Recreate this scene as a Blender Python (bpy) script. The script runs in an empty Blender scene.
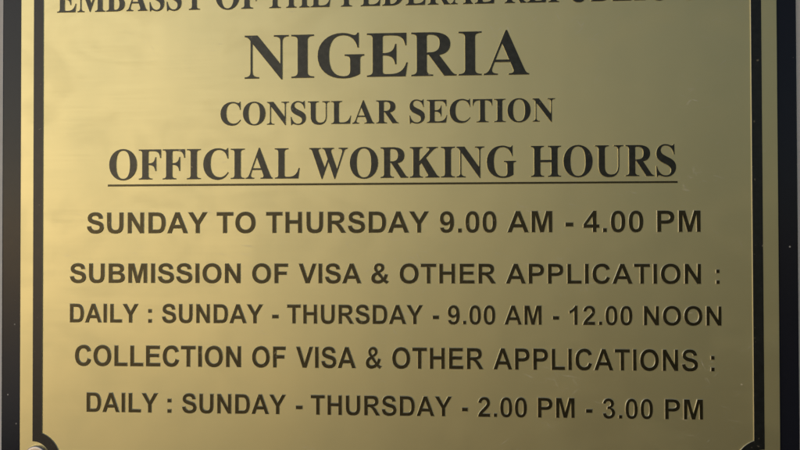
import bpy, bmesh, math, random
from mathutils import Vector
random.seed(7)
C = bpy.context.scene.collection
MM = 0.001

# ------------------------------------------------------------------ letter shapes
# outlines in 1/1000 em; absolute M, L, H, V, C, Z
SERIF = {
'A': (722, "M9 0 V19 C62 25 85 55 112 122 L339 690 H363 L605 120 C638 42 655 23 689 19 V0 H382 V19 C432 20 457 30 457 60 C457 80 446 105 437 127 L407 197 H176 L155 143 C143 112 137 90 137 72 C137 35 165 22 220 19 V0 Z M190 234 H391 L289 484 Z"),
'B': (667, "M16 0 V19 C80 22 105 40 105 95 V581 C105 636 80 654 16 657 V676 H330 C490 676 575 615 575 510 C575 430 525 380 430 358 C560 335 619 275 619 185 C619 70 510 0 330 0 Z M259 600 V372 H300 C380 372 415 415 415 505 C415 600 380 640 305 640 C272 640 259 632 259 600 Z M259 335 V75 C259 45 275 36 310 36 C405 36 450 85 450 185 C450 290 400 335 300 335 Z"),
'C': (722, "M687 140 L670 153 C605 70 545 38 465 38 C310 38 230 150 230 345 C230 540 300 655 440 655 C555 655 630 590 661 460 H682 L676 691 H655 C645 665 632 655 610 655 C580 655 520 691 430 691 C210 691 49 545 49 335 C49 120 200 -19 415 -19 C530 -19 615 30 687 140 Z"),
'D': (722, "M14 0 V19 C80 22 105 40 105 95 V581 C105 636 80 654 14 657 V676 H320 C550 676 690 545 690 340 C690 130 545 0 310 0 Z M259 600 V75 C259 45 272 36 300 36 C440 36 508 140 508 340 C508 535 440 640 305 640 C272 640 259 632 259 600 Z"),
'E': (667, "M16 0 V19 C85 22 105 40 105 95 V581 C105 636 85 654 16 657 V676 H622 V485 H600 C580 600 530 640 400 640 H300 C270 640 259 630 259 600 V365 C380 362 430 400 447 505 H469 V190 H447 C428 295 385 330 259 330 V85 C259 50 275 37 320 37 H370 C510 37 580 90 619 215 H641 L608 0 Z"),
'F': (611, "M16 0 V19 C85 22 105 40 105 95 V581 C105 636 85 654 16 657 V676 H583 V485 H561 C545 600 500 640 375 640 H300 C270 640 259 630 259 600 V362 C370 362 420 395 437 500 H459 V190 H437 C420 295 370 328 259 328 V95 C259 40 285 22 357 19 V0 Z"),
'G': (778, "M755 354 H452 V335 C520 331 538 315 538 255 V110 C538 60 525 40 505 28 C485 17 460 14 435 14 C280 14 214 140 214 338 C214 535 280 657 428 657 C540 657 620 590 650 462 H672 V691 H650 C638 665 625 655 602 655 C570 655 515 691 420 691 C200 691 37 545 37 338 C37 120 200 -19 430 -19 C530 -19 620 5 692 52 V262 C692 315 705 330 755 335 Z"),
'H': (778, "M21 0 V19 C82 22 105 40 105 95 V581 C105 636 82 654 21 657 V676 H345 V657 C284 654 259 636 259 581 V368 H521 V581 C521 636 496 654 435 657 V676 H759 V657 C698 654 675 636 675 581 V95 C675 40 698 22 759 19 V0 H435 V19 C496 22 521 40 521 95 V318 H259 V95 C259 40 284 22 345 19 V0 Z"),
'I': (389, "M20 0 V19 C92 22 118 38 118 95 V581 C118 638 92 654 20 657 V676 H370 V657 C298 654 272 638 272 581 V95 C272 38 298 22 370 19 V0 Z"),
'K': (778, "M30 0 V19 C90 22 115 40 115 95 V581 C115 636 90 654 30 657 V676 H345 V657 C290 654 269 636 269 581 V365 L470 565 C500 595 512 612 512 628 C512 648 492 656 440 657 V676 H725 V657 C665 652 630 630 560 560 L435 435 L680 85 C710 42 735 22 769 19 V0 H415 V19 C460 20 480 30 480 50 C480 65 470 85 450 113 L322 322 L269 270 V95 C269 40 295 22 355 19 V0 Z"),
'L': (667, "M19 0 V19 C85 22 107 40 107 95 V581 C107 636 85 654 19 657 V676 H358 V657 C290 654 261 636 261 581 V85 C261 50 275 37 320 37 H355 C500 37 575 95 615 235 H638 L606 0 Z"),
'M': (944, "M14 0 V19 C80 22 108 45 108 110 V565 C108 632 85 654 14 657 V676 H270 L472 205 L668 676 H921 V657 C860 654 835 636 835 581 V95 C835 40 860 22 921 19 V0 H595 V19 C658 22 681 40 681 95 V580 L435 0 H418 L140 610 V110 C140 45 168 22 240 19 V0 Z"),
'N': (722, "M16 676 H215 L572 226 V567 C572 632 545 655 470 657 V676 H701 V657 C632 655 604 632 604 567 V-18 H584 L138 546 V110 C138 45 165 22 240 19 V0 H16 V19 C80 22 107 45 107 110 V585 C80 633 62 650 16 657 Z"),
'O': (778, "M389 -19 C590 -19 743 130 743 336 C743 542 590 691 389 691 C188 691 35 542 35 336 C35 130 188 -19 389 -19 Z M389 14 C268 14 209 120 209 336 C209 552 268 658 389 658 C510 658 569 552 569 336 C569 120 510 14 389 14 Z"),
'P': (611, "M16 0 V19 C80 22 105 40 105 95 V581 C105 636 80 654 16 657 V676 H320 C500 676 600 605 600 485 C600 360 510 295 350 295 H259 V95 C259 40 285 22 357 19 V0 Z M259 600 V332 H290 C395 332 435 380 435 485 C435 595 395 640 308 640 C272 640 259 632 259 600 Z"),
'R': (722, "M26 0 V19 C85 22 110 40 110 95 V581 C110 636 85 654 26 657 V676 H340 C520 676 620 610 620 495 C620 400 560 340 450 322 L640 62 C662 34 680 22 715 19 V0 H525 L290 330 H264 V95 C264 40 290 22 357 19 V0 Z M264 600 V364 H300 C410 364 457 405 457 502 C457 600 410 640 310 640 C275 640 264 632 264 600 Z"),
'S': (556, "M48 -19 H70 C78 5 90 15 110 15 C145 15 190 -19 270 -19 C415 -19 513 70 513 190 C513 300 440 355 330 405 C220 455 150 490 150 558 C150 620 195 660 265 660 C360 660 430 595 457 470 H479 L472 692 H450 C440 668 428 658 408 658 C375 658 330 692 258 692 C130 692 40 605 40 490 C40 380 115 325 220 277 C335 225 390 195 390 123 C390 55 340 14 265 14 C165 14 90 85 57 217 H35 Z"),
'T': (667, "M150 0 V19 C225 22 256 40 256 95 V640 H225 C120 640 75 595 53 490 H31 L36 676 H631 L636 490 H614 C592 595 547 640 440 640 H410 V95 C410 40 440 22 517 19 V0 Z"),
'U': (722, "M16 676 V657 C80 654 105 636 105 581 V230 C105 60 200 -19 366 -19 C525 -19 605 70 605 240 V560 C605 630 630 654 701 657 V676 H470 V657 C545 654 573 630 573 560 V245 C573 105 520 40 410 40 C305 40 259 100 259 225 V581 C259 636 285 654 355 657 V676 Z"),
'W': (1000, "M19 676 V657 C66 652 82 632 103 575 L325 -15 H347 L501 372 L645 -15 H667 L880 560 C905 628 925 650 981 657 V676 H755 V657 C815 655 845 640 845 606 C845 590 840 570 832 548 L715 205 L575 560 C570 577 567 592 567 606 C567 640 590 655 640 657 V676 H345 V657 C385 654 402 640 420 590 L480 430 L405 235 L255 590 C250 603 247 612 247 622 C247 645 265 655 312 657 V676 Z"),
'Y': (722, "M200 0 V19 C270 22 298 40 298 95 V290 L100 590 C72 635 50 653 15 657 V676 H335 V657 C285 654 268 646 268 628 C268 615 275 600 290 577 L410 385 L520 555 C545 594 553 610 553 625 C553 647 530 655 480 657 V676 H699 V657 C650 650 625 628 585 565 L452 345 V95 C452 40 480 22 550 19 V0 Z"),
}
SANS = {
'A': (722, "M0 0 L279 716 H432 L718 0 H561 L499 163 H212 L153 0 Z M257 283 H452 L354 549 Z"),
'B': (722, "M73 0 V716 H365 C540 716 636 655 636 534 C636 460 590 405 520 380 C615 352 669 290 669 204 C669 75 570 0 400 0 Z M217 597 H330 C440 597 490 575 490 513 C490 450 445 431 345 431 H217 Z M217 312 H352 C470 312 519 285 519 217 C519 150 470 121 370 121 H217 Z"),
'C': (722, "M531 263 L671 219 C639 80 545 -12 378 -12 C180 -12 47 130 47 353 C47 590 180 728 388 728 C540 728 635 650 666 518 L523 484 C505 560 455 604 381 604 C270 604 196 525 196 362 C196 190 268 112 378 112 C458 112 512 163 531 263 Z"),
'D': (722, "M72 0 V716 H337 C425 716 470 703 508 689 C610 645 673 530 673 354 C673 200 625 95 545 38 C500 8 440 0 345 0 Z M217 595 V121 H325 C385 121 411 124 435 131 C495 150 524 215 524 358 C524 500 495 560 432 583 C405 592 370 595 281 595 Z"),
'E': (667, "M73 0 V716 H604 V595 H217 V436 H577 V316 H217 V121 H617 V0 Z"),
'F': (611, "M74 0 V716 H565 V595 H218 V425 H517 V304 H218 V0 Z"),
'H': (722, "M73 0 V716 H218 V434 H501 V716 H646 V0 H501 V313 H218 V0 Z"),
'I': (278, "M68 0 V716 H213 V0 Z"),
'L': (611, "M77 0 V712 H221 V121 H580 V0 Z"),
'M': (833, "M71 0 V716 H287 L417 228 L545 716 H762 V0 H628 V564 L486 0 H347 L205 564 V0 Z"),
'N': (722, "M74 0 V716 H215 L508 238 V716 H642 V0 H497 L209 467 V0 Z"),
'O': (778, "M389 -12 C597 -12 734 135 734 357 C734 580 597 728 389 728 C181 728 44 580 44 357 C44 135 181 -12 389 -12 Z M389 112 C272 112 193 205 193 358 C193 511 270 604 389 604 C508 604 585 511 585 358 C585 205 506 112 389 112 Z"),
'P': (667, "M73 0 V716 H330 C530 716 624 650 624 495 C624 345 530 270 350 270 H218 V0 Z M218 595 H320 C430 595 475 570 475 494 C475 420 425 391 310 391 H218 Z"),
'R': (722, "M73 0 V716 H377 C560 716 642 660 642 515 C642 405 570 340 452 320 C515 283 548 246 608 150 L705 0 H538 L438 157 C360 275 330 299 247 299 H218 V0 Z M218 413 H325 C450 413 493 435 493 505 C493 570 450 595 335 595 H218 Z"),
'S': (667, "M36 233 L177 247 C190 160 245 110 336 110 C430 110 482 150 482 207 C482 255 445 275 325 305 C155 347 63 395 63 525 C63 650 165 728 325 728 C500 728 590 645 595 509 L450 503 C440 580 405 607 323 607 C245 607 198 578 198 535 C198 490 240 470 350 444 C530 402 627 350 627 209 C627 70 515 -13 336 -13 C155 -13 55 75 36 233 Z"),
'T': (611, "M234 0 V595 H21 V716 H590 V595 H378 V0 Z"),
'U': (722, "M72 716 H217 V323 C217 180 245 112 363 112 C475 112 502 175 502 316 V716 H647 V335 C647 90 575 -12 365 -12 C150 -12 72 85 72 328 Z"),
'V': (667, "M255 0 L0 716 H157 L337 186 L512 716 H666 L410 0 Z"),
'Y': (667, "M260 0 V301 L-2 716 H167 L335 432 L501 716 H667 L404 300 V0 Z"),
'&': (722, "M490 62 C430 15 360 -14 280 -14 C130 -14 40 70 40 190 C40 290 95 355 210 405 C160 465 140 515 140 566 C140 665 215 730 335 730 C450 730 525 665 525 572 C525 495 475 435 370 385 L488 232 C505 265 515 300 523 345 L650 316 C635 245 615 190 577 132 C610 105 650 83 691 72 L604 -17 C560 5 525 30 490 62 Z M308 458 C370 490 400 525 400 568 C400 605 375 630 335 630 C293 630 267 603 267 563 C267 535 280 500 308 458 Z M279 310 C215 280 185 245 185 197 C185 145 225 107 282 107 C325 107 365 125 405 158 Z"),
'0': (556, "M276 -12 C425 -12 511 110 511 354 C511 598 425 719 276 719 C127 719 40 598 40 354 C40 110 127 -12 276 -12 Z M276 101 C210 101 181 160 181 354 C181 547 210 605 276 605 C342 605 370 547 370 354 C370 160 342 101 276 101 Z"),
'1': (556, "M394 0 H257 V517 C200 465 140 430 70 405 V529 C150 555 240 625 283 719 H394 Z"),
'2': (556, "M506 128 V0 H25 C33 110 80 180 220 310 C330 412 366 450 366 507 C366 570 332 604 275 604 C215 604 182 567 177 488 L40 502 C53 650 150 719 278 719 C415 719 503 638 503 517 C503 400 435 320 300 200 C255 160 240 145 232 128 Z"),
'3': (556, "M38 190 L171 206 C180 140 215 101 268 101 C325 101 368 148 368 216 C368 285 325 330 266 330 C245 330 225 327 196 318 L211 430 C290 428 335 465 335 523 C335 575 305 608 255 608 C205 608 172 575 163 510 L36 532 C60 655 135 719 257 719 C385 719 470 640 470 537 C470 470 435 418 370 383 C455 362 510 300 510 212 C510 85 405 -13 267 -13 C137 -13 50 65 38 190 Z"),
'4': (556, "M312 0 V144 H20 V264 L330 719 H445 V264 H534 V144 H445 V0 Z M312 264 V509 L147 264 Z"),
'9': (556, "M43 165 L175 180 C182 125 210 100 252 100 C325 100 362 160 372 300 C335 255 290 233 238 233 C120 233 36 325 36 470 C36 620 130 719 267 719 C425 719 513 600 513 355 C513 110 420 -12 258 -12 C140 -12 62 50 43 165 Z M360 475 C360 560 320 610 267 610 C212 610 174 565 174 485 C174 400 212 352 266 352 C320 352 360 395 360 475 Z"),
'.': (278, "M72 0 V137 H209 V0 Z"),
':': (333, "M98 0 V137 H235 V0 Z M98 381 V518 H235 V381 Z"),
'-': (333, "M56 190 V328 H326 V190 Z"),
}

def parse(path, n=8):
    toks = path.replace('Z', ' Z ')
    for c in 'MLHVC':
        toks = toks.replace(c, ' %s ' % c)
    toks = toks.split()
    loops, cur, i, cmd = [], [], 0, None
    while i < len(toks):
        if toks[i] in 'MLHVCZ':
            cmd = toks[i]; i += 1
            if cmd == 'Z':
                if (cur[0][0]-cur[-1][0])**2 + (cur[0][1]-cur[-1][1])**2 < 1: cur.pop()
                loops.append(cur); cur = []
                continue
        if cmd in 'ML':
            cur.append((float(toks[i]), float(toks[i+1]))); i += 2
        elif cmd == 'H':
            cur.append((float(toks[i]), cur[-1][1])); i += 1
        elif cmd == 'V':
            cur.append((cur[-1][0], float(toks[i]))); i += 1
        elif cmd == 'C':
            p0 = cur[-1]; p1, p2, p3 = [(float(toks[i+2*k]), float(toks[i+2*k+1])) for k in range(3)]; i += 6
            for k in range(1, n+1):
                t = k/n; s = 1-t
                cur.append(tuple(s**3*p0[a]+3*s*s*t*p1[a]+3*s*t*t*p2[a]+t**3*p3[a] for a in (0, 1)))
    return loops

def area(l):
    return 0.5*sum(l[i-1][0]*l[i][1]-l[i][0]*l[i-1][1] for i in range(len(l)))

def inside(p, l):
    r = False
    for i in range(len(l)):
        a, b = l[i-1], l[i]
        if (a[1] > p[1]) != (b[1] > p[1]) and p[0] < (b[0]-a[0])*(p[1]-a[1])/(b[1]-a[1])+a[0]: r = not r
    return r

def orient(loops):
    """outer outlines counter-clockwise, counters clockwise"""
    out = []
    for l in loops:
        hole = sum(inside(l[0], m) for m in loops if m is not l) % 2
        if (area(l) > 0) == bool(hole): l = l[::-1]
        out.append(l)
    return out

GL = {'T': {k: (w, orient(parse(p))) for k, (w, p) in SERIF.items()},
      'A': {k: (w, orient(parse(p))) for k, (w, p) in SANS.items()}}
CAP = {'T': 676., 'A': 716.}

def word_loops(font, word, x0, x1, z, cap):
    """outlines of one word, in mm on the plate, its ink running from x0 to x1"""
    pen, raw = 0., []
    for ch in word:
        adv, loops = GL[font][ch]
        raw.append((pen, loops)); pen += adv
    xs = [pen0+p[0] for pen0, ls in raw for l in ls for p in l]
    a, b = min(xs), max(xs)
    sx, sz = (x1-x0)/(b-a), cap/CAP[font]
    return [[(x0+(pn+p[0]-a)*sx, z+p[1]*sz) for p in l] for pn, ls in raw for l in ls]

# ------------------------------------------------------------------ mesh helpers
def link(name, me, mats, parent=None, loc=(0, 0, 0)):
    o = bpy.data.objects.new(name, me); C.objects.link(o)
    for m in mats: me.materials.append(m)
    o.location = loc
    if parent: o.parent = parent
    return o

def fill2d(loops):
    """triangulated flat fill (holes kept open) of outlines, via a 2D curve"""
    cu = bpy.data.curves.new('outline', 'CURVE'); cu.dimensions = '2D'; cu.fill_mode = 'BOTH'
    for l in loops:
        s = cu.splines.new('POLY'); s.points.add(len(l)-1); s.use_cyclic_u = True
        for q, p in zip(s.points, l): q.co = (p[0], p[1], 0, 1)
    o = bpy.data.objects.new('outline', cu); C.objects.link(o)
    dg = bpy.context.evaluated_depsgraph_get()
    me = bpy.data.meshes.new_from_object(o.evaluated_get(dg))
    vs = [(v.co.x, v.co.y) for v in me.vertices]; fs = [tuple(p.vertices) for p in me.polygons]
    bpy.data.objects.remove(o); bpy.data.curves.remove(cu); bpy.data.meshes.remove(me)
    return vs, fs

def grow(l, d):
    """outline pushed outward by d (mm), mitred"""
    n, out = len(l), []
    for i in range(n):
        a, p, b = Vector(l[i-1]), Vector(l[i]), Vector(l[(i+1) % n])
        e, f = (p-a), (b-p)
        if e.length < 1e-9 or f.length < 1e-9: out.append(tuple(p)); continue
        e.normalize(); f.normalize()
        n1, n2 = Vector((e.y, -e.x)), Vector((f.y, -f.x))
        m = n1+n2
        if m.length < 0.2: out.append(tuple(p+n1*d)); continue
        m.normalize(); k = min(1/max(m.dot(n1), .35), 1.9)
        out.append(tuple(p+m*d*k))
    return out

def relief(loops, h, slope, inset=0.):
    """raised shape: flat top at height h over the plate (material 0), sloped sides (material 1)"""
    base = loops
    if inset: loops = [grow(l, -inset) for l in base]
    bm = bmesh.new()
    vs, fs = fill2d(loops)
    tv = [bm.verts.new((x*MM, -h*MM, z*MM)) for x, z in vs]
    for f in fs:
        try: fc = bm.faces.new([tv[i] for i in f])
        except ValueError: continue
        fc.normal_update()
        if fc.normal.y > 0: fc.normal_flip()
        fc.material_index = 0
    for l, b0 in zip(loops, base):
        g = grow(b0, slope)
        m = grow(b0, slope*.35-inset*.65)
        rings = [[bm.verts.new((x*MM, -h*MM, z*MM)) for x, z in l],
                 [bm.verts.new((x*MM, -h*.72*MM, z*MM)) for x, z in m],
                 [bm.verts.new((x*MM, .05*MM, z*MM)) for x, z in g]]
        n = len(l)
        for a, b in ((rings[0], rings[1]), (rings[1], rings[2])):
            for i in range(n):
                j = (i+1) % n
                f = bm.faces.new((a[i], b[i], b[j], a[j])); f.material_index = 1
                f.normal_update()
                # outward = right of travel
                e = Vector((l[j][0]-l[i][0], l[j][1]-l[i][1]))
                if f.normal.x*e.y - f.normal.z*e.x < 0: f.normal_flip()
    me = bpy.data.meshes.new('relief'); bm.to_mesh(me); bm.free()
    return me

def slab(x0, x1, z0, z1, yf, yb, bev, rough_div=0):
    """box with bevelled front edges, mm"""
    bm = bmesh.new()
    r = [(x0, z0), (x1, z0), (x1, z1), (x0, z1)]
    def ring(d, y): 
        return [bm.verts.new((x*MM, y*MM, z*MM)) for x, z in ((x0+d, z0+d), (x1-d, z0+d), (x1-d, z1-d), (x0+d, z1-d))]
    rings = [ring(bev, yf), ring(bev*.3, yf+bev*.3), ring(0, yf+bev), ring(0, yb)]
    bm.faces.new(rings[0]); bm.faces.new(rings[-1][::-1])
    for a, b in zip(rings, rings[1:]):
        for i in range(4):
            j = (i+1) % 4
            bm.faces.new((a[i], b[i], b[j], a[j]))
    bmesh.ops.recalc_face_normals(bm, faces=bm.faces)
    me = bpy.data.meshes.new('slab'); bm.to_mesh(me); bm.free()
    return me

def lathe(profile, n=64):
    """profile (radius, height towards the viewer) in mm, turned about the Y axis"""
    bm = bmesh.new(); rings = []
    for r, h in profile:
        if r < 1e-6: rings.append([bm.verts.new((0, -h*MM, 0))])
        else: rings.append([bm.verts.new((r*math.cos(2*math.pi*k/n)*MM, -h*MM, r*math.sin(2*math.pi*k/n)*MM)) for k in range(n)])
    for a, b in zip(rings, rings[1:]):
        for k in range(n):
            j = (k+1) % n
            if len(b) == 1: f = bm.faces.new((a[k], a[j], b[0]))
            else: f = bm.faces.new((a[k], a[j], b[j], b[k]))
            f.smooth = True
    bmesh.ops.recalc_face_normals(bm, faces=bm.faces)
    me = bpy.data.meshes.new('lathe'); bm.to_mesh(me); bm.free()
    return me

# ------------------------------------------------------------------ materials
def new_mat(name):
    m = bpy.data.materials.new(name); m.use_nodes = True
    nt = m.node_tree
    return m, nt, nt.nodes['Principled BSDF']

def nd(nt, t, **kw):
    n = nt.nodes.new(t)
    for k, v in kw.items():
        if k in n.inputs: n.inputs[k].default_value = v
        else: setattr(n, k, v)
    return n

def coords(nt, scale):
    tc = nd(nt, 'ShaderNodeTexCoord'); mp = nd(nt, 'ShaderNodeMapping')
    mp.inputs['Scale'].default_value = scale
    nt.links.new(tc.outputs['Object'], mp.inputs['Vector'])
    return mp.outputs['Vector']

def noise(nt, scale, detail=4, rough=.55, stretch=(1, 1, 1)):
    n = nd(nt, 'ShaderNodeTexNoise'); n.inputs['Scale'].default_value = scale
    n.inputs['Detail'].default_value = detail; n.inputs['Roughness'].default_value = rough
    nt.links.new(coords(nt, stretch), n.inputs['Vector'])
    return n.outputs['Fac']

def ramp(nt, fac, a, b, c0=(0, 0, 0, 1), c1=(1, 1, 1, 1)):
    r = nd(nt, 'ShaderNodeValToRGB')
    r.color_ramp.elements[0].position = a; r.color_ramp.elements[0].color = c0
    r.color_ramp.elements[1].position = b; r.color_ramp.elements[1].color = c1
    nt.links.new(fac, r.inputs['Fac'])
    return r.outputs['Color']

def mixc(nt, fac, a, b):
    m = nd(nt, 'ShaderNodeMix', data_type='RGBA')
    for i, v in ((0, fac), (6, a), (7, b)):
        if hasattr(v, 'links') or hasattr(v, 'is_linked'): nt.links.new(v, m.inputs[i])
        else: m.inputs[i].default_value = v
    return m.outputs[2]

def math_(nt, op, a, b=None):
    m = nd(nt, 'ShaderNodeMath', operation=op)
    for i, v in ((0, a), (1, b)):
        if v is None: continue
        if hasattr(v, 'is_linked'): nt.links.new(v, m.inputs[i])
        else: m.inputs[i].default_value = v
    return m.outputs[0]

def brass_material(name, base, rough, dust):
    m, nt, p = new_mat(name)
    p.inputs['Metallic'].default_value = 1.0
    tarn = noise(nt, 14, 5, .6)                       # tarnish clouds
    fine = noise(nt, 900, 3, .6, (1, 1, 1))
    brush = noise(nt, 700, 2, .5, (.03, 1, 1))        # faint horizontal brushing
    col = mixc(nt, ramp(nt, tarn, .35, .7), base, tuple(c*k for c, k in zip(base[:3], (.93, .95, .97)))+(1,))
    # short pale scuffs and specks
    v = nd(nt, 'ShaderNodeTexVoronoi'); v.inputs['Scale'].default_value = 95
    nt.links.new(coords(nt, (.8, 1, 1.1)), v.inputs['Vector'])
    patch = ramp(nt, noise(nt, 23, 2), .50, .60)
    sx = nd(nt, 'ShaderNodeSeparateXYZ'); nt.links.new(coords(nt, (1, 1, 1)), sx.inputs[0])
    side = nd(nt, 'ShaderNodeMapRange'); nt.links.new(sx.outputs['X'], side.inputs['Value'])   # the right half is the scuffed one
    side.inputs['From Min'].default_value = -.16; side.inputs['From Max'].default_value = .05
    side.inputs['To Min'].default_value = .25
    patch = math_(nt, 'MULTIPLY', patch, side.outputs[0])
    speck = math_(nt, 'MULTIPLY', math_(nt, 'LESS_THAN', v.outputs['Distance'], .042), patch)
    # hairline scratches and scuffs running several ways, each in patches of its own
    scuff = None
    for ang, sc_, lo in ((12, 330, .69), (-38, 370, .71), (63, 350, .715), (-8, 460, .70)):
        tc = nd(nt, 'ShaderNodeTexCoord'); mp = nd(nt, 'ShaderNodeMapping'); mp.vector_type = 'TEXTURE'
        mp.inputs['Rotation'].default_value = (0, math.radians(ang), 0); mp.inputs['Scale'].default_value = (3.2, 1, .5)
        mp.inputs['Location'].default_value = (ang*.017, ang*.01, 0)
        nt.links.new(tc.outputs['Object'], mp.inputs['Vector'])
        scr = nd(nt, 'ShaderNodeTexNoise'); scr.inputs['Scale'].default_value = sc_; scr.inputs['Detail'].default_value = 1.5
        scr.inputs['Distortion'].default_value = .35
        nt.links.new(mp.outputs[0], scr.inputs['Vector'])
        one = math_(nt, 'MULTIPLY', ramp(nt, scr.outputs['Fac'], lo-.02, lo+.06), patch)
        scuff = one if scuff is None else math_(nt, 'MAXIMUM', scuff, one)
    scuff = math_(nt, 'MULTIPLY', scuff, ramp(nt, noise(nt, 60, 2), .42, .68))
    wear = math_(nt, 'MINIMUM', math_(nt, 'ADD', speck, scuff), 1.0)
    col = mixc(nt, math_(nt, 'MULTIPLY', wear, .4), col, (.85, .82, .7, 1))
    nt.links.new(col, p.inputs['Base Color'])
    r = math_(nt, 'ADD', rough-.05, math_(nt, 'MULTIPLY', tarn, .07))
    r = math_(nt, 'ADD', r, math_(nt, 'MULTIPLY', brush, .045))
    sm = nd(nt, 'ShaderNodeTexNoise'); sm.inputs['Scale'].default_value = 26; sm.inputs['Detail'].default_value = 5; sm.inputs['Distortion'].default_value = 1.6
    nt.links.new(coords(nt, (.7, 1, 1)), sm.inputs['Vector'])
    smudge = ramp(nt, sm.outputs['Fac'], .48, .66)          # wipe marks
    r = math_(nt, 'ADD', r, math_(nt, 'MULTIPLY', smudge, .035))
    r = math_(nt, 'ADD', r, math_(nt, 'MULTIPLY', wear, .12))
    nt.links.new(r, p.inputs['Roughness'])
    # sheet is not perfectly flat: slow waves, plus brushing and grain
    wave = noise(nt, 8, 3, .45, (1.5, 1, .8))
    b1 = nd(nt, 'ShaderNodeBump'); b1.inputs['Strength'].default_value = 1.0; b1.inputs['Distance'].default_value = .0007
    nt.links.new(wave, b1.inputs['Height'])
    b2 = nd(nt, 'ShaderNodeBump'); b2.inputs['Strength'].default_value = .18; b2.inputs['Distance'].default_value = .00005
    h = math_(nt, 'ADD', math_(nt, 'MULTIPLY', brush, .8), math_(nt, 'ADD', fine, math_(nt, 'MULTIPLY', wear, 2.)))
    nt.links.new(h, b2.inputs['Height']); nt.links.new(b1.outputs['Normal'], b2.inputs['Normal'])
    nt.links.new(b2.outputs['Normal'], p.inputs['Normal'])
    # thin film of dust and dull lacquer over the metal
    d = nd(nt, 'ShaderNodeBsdfDiffuse'); d.inputs['Color'].default_value = (.85, .80, .66, 1)
    ms = nd(nt, 'ShaderNodeMixShader')
    dustf = math_(nt, 'ADD', dust, math_(nt, 'MULTIPLY', wear, .36))
    nt.links.new(dustf, ms.inputs[0]); nt.links.new(p.outputs[0], ms.inputs[1]); nt.links.new(d.outputs[0], ms.inputs[2])
    nt.links.new(ms.outputs[0], nt.nodes['Material Output'].inputs['Surface'])
    return m

def enamel_material(name, base, rough, spec=.5, metallic=0):
    m, nt, p = new_mat(name)
    p.inputs['Metallic'].default_value = metallic
    p.inputs['Coat Weight'].default_value = .25*metallic; p.inputs['Coat Roughness'].default_value = .35
    n1 = noise(nt, 350, 4, .65)
    n2 = noise(nt, 40, 3)
    col = mixc(nt, ramp(nt, n1, .4, .75), base, tuple(c*1.45+.004 for c in base[:3])+(1,))
    chips = math_(nt, 'MULTIPLY', ramp(nt, noise(nt, 420, 2), .67, .72), ramp(nt, n2, .5, .65))
    col = mixc(nt, math_(nt, 'MULTIPLY', chips, .6), col, (.45, .4, .28, 1))
    nt.links.new(col, p.inputs['Base Color'])
    nt.links.new(math_(nt, 'ADD', rough-.08, math_(nt, 'MULTIPLY', n1, .16)), p.inputs['Roughness'])
    p.inputs['Specular IOR Level'].default_value = spec
    b = nd(nt, 'ShaderNodeBump'); b.inputs['Strength'].default_value = .3; b.inputs['Distance'].default_value = .00006
    nt.links.new(n1, b.inputs['Height']); nt.links.new(b.outputs['Normal'], p.inputs['Normal'])
    return m

BRASS = brass_material('brushed_brass', (.83, .762, .422, 1), .50, .03)
EDGE = brass_material('worn_brass_edge', (.86, .82, .60, 1), .40, .14)
INK = enamel_material('dark_brown_patina', (.068, .060, .032, 1), .46, metallic=1)
SERIF_INK = enamel_material('dark_grey_patina', (.055, .056, .048, 1), .46, metallic=1)
BAND = enamel_material('black_enamel_band', (.010, .012, .012, 1), .38)

def board_material():
    m, nt, p = new_mat('black_acrylic')
    n = noise(nt, 500, 4, .6)
    v = nd(nt, 'ShaderNodeTexVoronoi'); v.inputs['Scale'].default_value = 130
    nt.links.new(coords(nt, (1, 1, 1)), v.inputs['Vector'])
    patch = ramp(nt, noise(nt, 30, 2), .42, .55)
    speck = math_(nt, 'MULTIPLY', math_(nt, 'LESS_THAN', v.outputs['Distance'], .06), patch)
    col = mixc(nt, speck, (.014, .016, .026, 1), (.4, .4, .4, 1))
    nt.links.new(col, p.inputs['Base Color'])
    nt.links.new(math_(nt, 'ADD', .15, math_(nt, 'MULTIPLY', n, .12)), p.inputs['Roughness'])
    p.inputs['Specular IOR Level'].default_value = .30; p.inputs['Specular Tint'].default_value = (.85, .93, 1, 1)
    b = nd(nt, 'ShaderNodeBump'); b.inputs['Strength'].default_value = .15; b.inputs['Distance'].default_value = .0001
    nt.links.new(n, b.inputs['Height']); nt.links.new(b.outputs['Normal'], p.inputs['Normal'])
    return m
BOARD = board_material()

def steel_material():
    m, nt, p = new_mat('satin_steel')
    p.inputs['Metallic'].default_value = 1
    p.inputs['Base Color'].default_value = (.58, .55, .53, 1)
    n = noise(nt, 600, 3)
    nt.links.new(math_(nt, 'ADD', .38, math_(nt, 'MULTIPLY', n, .12)), p.inputs['Roughness'])
    return m
STEEL = steel_material()

def plaster_material():
    m, nt, p = new_mat('pale_plaster')
    n = noise(nt, 60, 6, .65)
    col = mixc(nt, ramp(nt, n, .3, .7), (.78, .79, .80, 1), (.86, .87, .88, 1))
    nt.links.new(col, p.inputs['Base Color']); p.inputs['Roughness'].default_value = .85
    b = nd(nt, 'ShaderNodeBump'); b.inputs['Strength'].default_value = .6; b.inputs['Distance'].default_value = .001
    nt.links.new(n, b.inputs['Height']); nt.links.new(b.outputs['Normal'], p.inputs['Normal'])
    return m
PLASTER = plaster_material()

# ------------------------------------------------------------------ the plaque
plaque = bpy.data.objects.new('plaque', None); C.objects.link(plaque)
plaque['label'] = 'engraved brass office hours plaque with dark lettering on a black board'
plaque['category'] = 'sign'

H_L, S_L = .40, .26
K = 1.0044
BX0, BX1 = -226.7, 177.17          # border outer edge
BW = 5.45                          # border width
BZ0, BZ1 = -129.3, 166.0
link('backing_board', slab(-245.6*K, 195.9*K, -150.5, 187, 1.5, 9.0, .9), [BOARD], plaque)
link('brass_plate', slab(-234.5, 185.5, -138.2, 174.6, 0, 1.5, .25), [BRASS], plaque)

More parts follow.
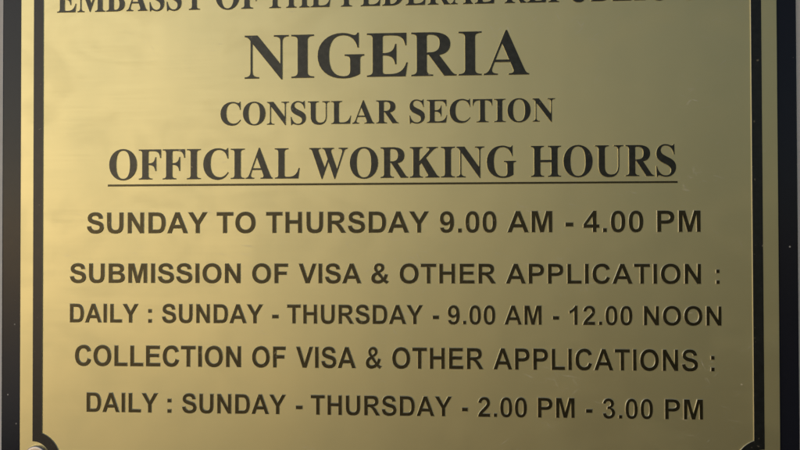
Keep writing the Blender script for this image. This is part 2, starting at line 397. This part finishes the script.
def scalloped(x0, x1, z0, z1, r, n=20):
    """rectangle whose corners are scooped out by circles of radius r about the corner points (CCW)"""
    pts = []
    cx0, cx1, cz0, cz1 = BX0, BX1, BZ0, BZ1
    def arc(cx, cz, a0, a1):
        for k in range(n+1):
            a = math.radians(a0+(a1-a0)*k/n); pts.append((cx+r*math.cos(a), cz+r*math.sin(a)))
    dx = x0-cx0                     # how far the side lies inside the corner point
    a = math.degrees(math.asin(dx/r))
    arc(cx0, cz0, 90-a, a)
    arc(cx1, cz0+1.6, 180-a, 90+a)      # the border was laid a hair out of square
    arc(cx1, cz1, 270-a, 180+a)
    arc(cx0, cz1, 360-a, 270+a)
    return pts
outer = scalloped(BX0, BX1, BZ0, BZ1, 10.65)
inner = scalloped(BX0+BW, BX1-BW, BZ0+BW, BZ1-BW, 16.1)
o = link('border', relief(orient([outer, inner]), H_L, S_L), [BAND, EDGE], plaque)

LINES = [
('T', 125.26, 14.9, [('EMBASSY', -213.13, -127.67), ('OF', -121.31, -95.57), ('THE', -92.79, -56.18), ('FEDERAL', -50.23, 35.04), ('REPUBLIC', 40.17, 128.29), ('OF', 133.33, 155.81)]),
('T', 85.79, 24.13, [('NIGERIA', -104.64, 53.4)]),
('T', 59.85, 12.66, [('CONSULAR', -118.4, -18.29), ('SECTION', -12.31, 67.36)]),
('T', 29.59, 16.88, [('OFFICIAL', -182.44, -73.6), ('WORKING', -68.09, 46.1), ('HOURS', 54.02, 131.9)]),
('A', -0.75, 11.69, [('SUNDAY', -195.41, -125.9), ('TO', -120.65, -98.47), ('THURSDAY', -92.58, -1.6), ('9.00', 4.24, 35.42), ('AM', 41.08, 65.67), ('-', 72.46, 76.98), ('4.00', 82.14, 114.41), ('PM', 121.42, 144.68)]),
('A', -28.77, 10.9, [('SUBMISSION', -205.25, -106.98), ('OF', -100.51, -80.17), ('VISA', -74.21, -39.08), ('&', -33.74, -23.76), ('OTHER', -18.0, 34.99), ('APPLICATION', 40.1, 144.69), (':', 152.37, 154.47)]),
('A', -51.18, 10.53, [('DAILY', -205.18, -165.47), (':', -159.81, -157.74), ('SUNDAY', -151.87, -94.29), ('-', -89.2, -85.48), ('THURSDAY', -80.75, -5.04), ('-', 0.13, 3.76), ('9.00', 8.47, 34.57), ('AM', 39.25, 59.61), ('-', 65.43, 69.09), ('12.00', 74.36, 108.26), ('NOON', 114.1, 155.3)]),
('A', -75.7, 11.67, [('COLLECTION', -202.19, -106.74), ('OF', -100.51, -81.55), ('VISA', -75.7, -42.16), ('&', -36.83, -27.84), ('OTHER', -22.2, 28.06), ('APPLICATIONS', 33.17, 142.79), (':', 149.35, 151.45)]),
('A', -101.63, 10.92, [('DAILY', -195.36, -154.09), (':', -148.69, -146.4), ('SUNDAY', -140.33, -81.34), ('-', -75.86, -72.07), ('THURSDAY', -67.53, 10.73), ('-', 15.97, 19.47), ('2.00', 24.7, 51.5), ('PM', 57.22, 77.11), ('-', 83.0, 86.64), ('3.00', 91.98, 118.87), ('PM', 125.01, 145.23)]),
]
LAB = ['line of serif capitals reading EMBASSY OF THE FEDERAL REPUBLIC OF', 'largest serif capitals reading NIGERIA',
       'small serif capitals reading CONSULAR SECTION', 'underlined serif capitals reading OFFICIAL WORKING HOURS',
       'sans serif line reading SUNDAY TO THURSDAY 9.00 AM - 4.00 PM', 'sans serif line reading SUBMISSION OF VISA & OTHER APPLICATION :',
       'sans serif line reading DAILY : SUNDAY - THURSDAY - 9.00 AM - 12.00 NOON', 'sans serif line reading COLLECTION OF VISA & OTHER APPLICATIONS :',
       'sans serif line reading DAILY : SUNDAY - THURSDAY - 2.00 PM - 3.00 PM']
for (font, z, cap, words), lab in zip(LINES, LAB):
    loops = []
    for w, x0, x1 in words:
        loops += word_loops(font, w, x0, x1, z, cap)
    o = link('text_line', relief(loops, H_L, .16, .05 if font == 'T' else .18), [SERIF_INK if font == 'T' else INK, EDGE], plaque)
    o['label'] = lab
link('underline', relief([[(-183.2, 25.85), (132.6, 25.85), (132.6, 26.75), (-183.2, 26.75)]], .3, .2), [INK, EDGE], plaque)

# screw caps in the scooped corners
CAPM = lathe([(7.0, -.1), (7.0, 1.1), (6.85, 1.5), (6.5, 1.8), (6.1, 1.93), (5.6, 1.97), (3, 2.02), (0, 2.04)])
CAPM.materials.append(STEEL)
for x, z in ((-224.1, -127.9), (174.9, -126.3), (-224.3, 167.1), (174.9, 167.1)):
    o = bpy.data.objects.new('screw_cap', CAPM); C.objects.link(o)
    o.location = (x*MM, 0, z*MM); o.parent = plaque

# ------------------------------------------------------------------ the wall behind
wall = link('wall', slab(-1100, 1100, -900, 900, 9.2, 130, 3), [PLASTER])
wall['label'] = 'pale plaster wall showing as thin strips beside the black board'
wall['category'] = 'wall'

# ------------------------------------------------------------------ daylight
AZ, EL = math.radians(38), math.radians(14)        # sun to the left of the viewer, in front of the wall
d = Vector((-math.sin(AZ)*math.cos(EL), -math.cos(AZ)*math.cos(EL), math.sin(EL)))
su = bpy.data.lights.new('sun', 'SUN'); su.energy = .64; su.angle = math.radians(60); su.color = (1, .97, .93)
so = bpy.data.objects.new('sun', su); C.objects.link(so)
so.rotation_euler = (-d).to_track_quat('-Z', 'Y').to_euler()
w = bpy.data.worlds.new('World'); bpy.context.scene.world = w; w.use_nodes = True
nt = w.node_tree
sky = nt.nodes.new('ShaderNodeTexSky'); sky.sky_type = 'NISHITA'; sky.sun_disc = False
sky.sun_elevation = EL; sky.sun_rotation = math.atan2(d.x, d.y)
sky.air_density = 1.0; sky.dust_density = .8; sky.ozone_density = 1.0
bg = nt.nodes['Background']; bg.inputs['Strength'].default_value = .055
nt.links.new(sky.outputs[0], bg.inputs['Color'])

# ------------------------------------------------------------------ camera
cam = bpy.data.cameras.new('camera'); co = bpy.data.objects.new('camera', cam); C.objects.link(co)
cam.sensor_width = 36; cam.lens = 36*620/800; cam.clip_start = .01; cam.clip_end = 100
co.location = (0, -.34218, 0)
yaw, pitch, roll = -0.05137184, 0.01006032, -0.00234287
cy, sy, cp, sp, cr, sr = math.cos(yaw), math.sin(yaw), math.cos(pitch), math.sin(pitch), math.cos(roll), math.sin(roll)
f = Vector((sy*cp, cy*cp, sp)); rt = Vector((cy, -sy, 0)); up = rt.cross(f)
X, Y = cr*rt+sr*up, -sr*rt+cr*up
from mathutils import Matrix
M = Matrix((X, Y, -f)).transposed()
co.rotation_euler = M.to_euler()
sc = bpy.context.scene; sc.camera = co
sc.render.engine = 'CYCLES'; sc.render.resolution_x = 1024; sc.render.resolution_y = 576
sc.view_settings.view_transform = 'Standard'; sc.view_settings.look = 'None'
sc.view_settings.exposure = -0.12; sc.view_settings.gamma = 1
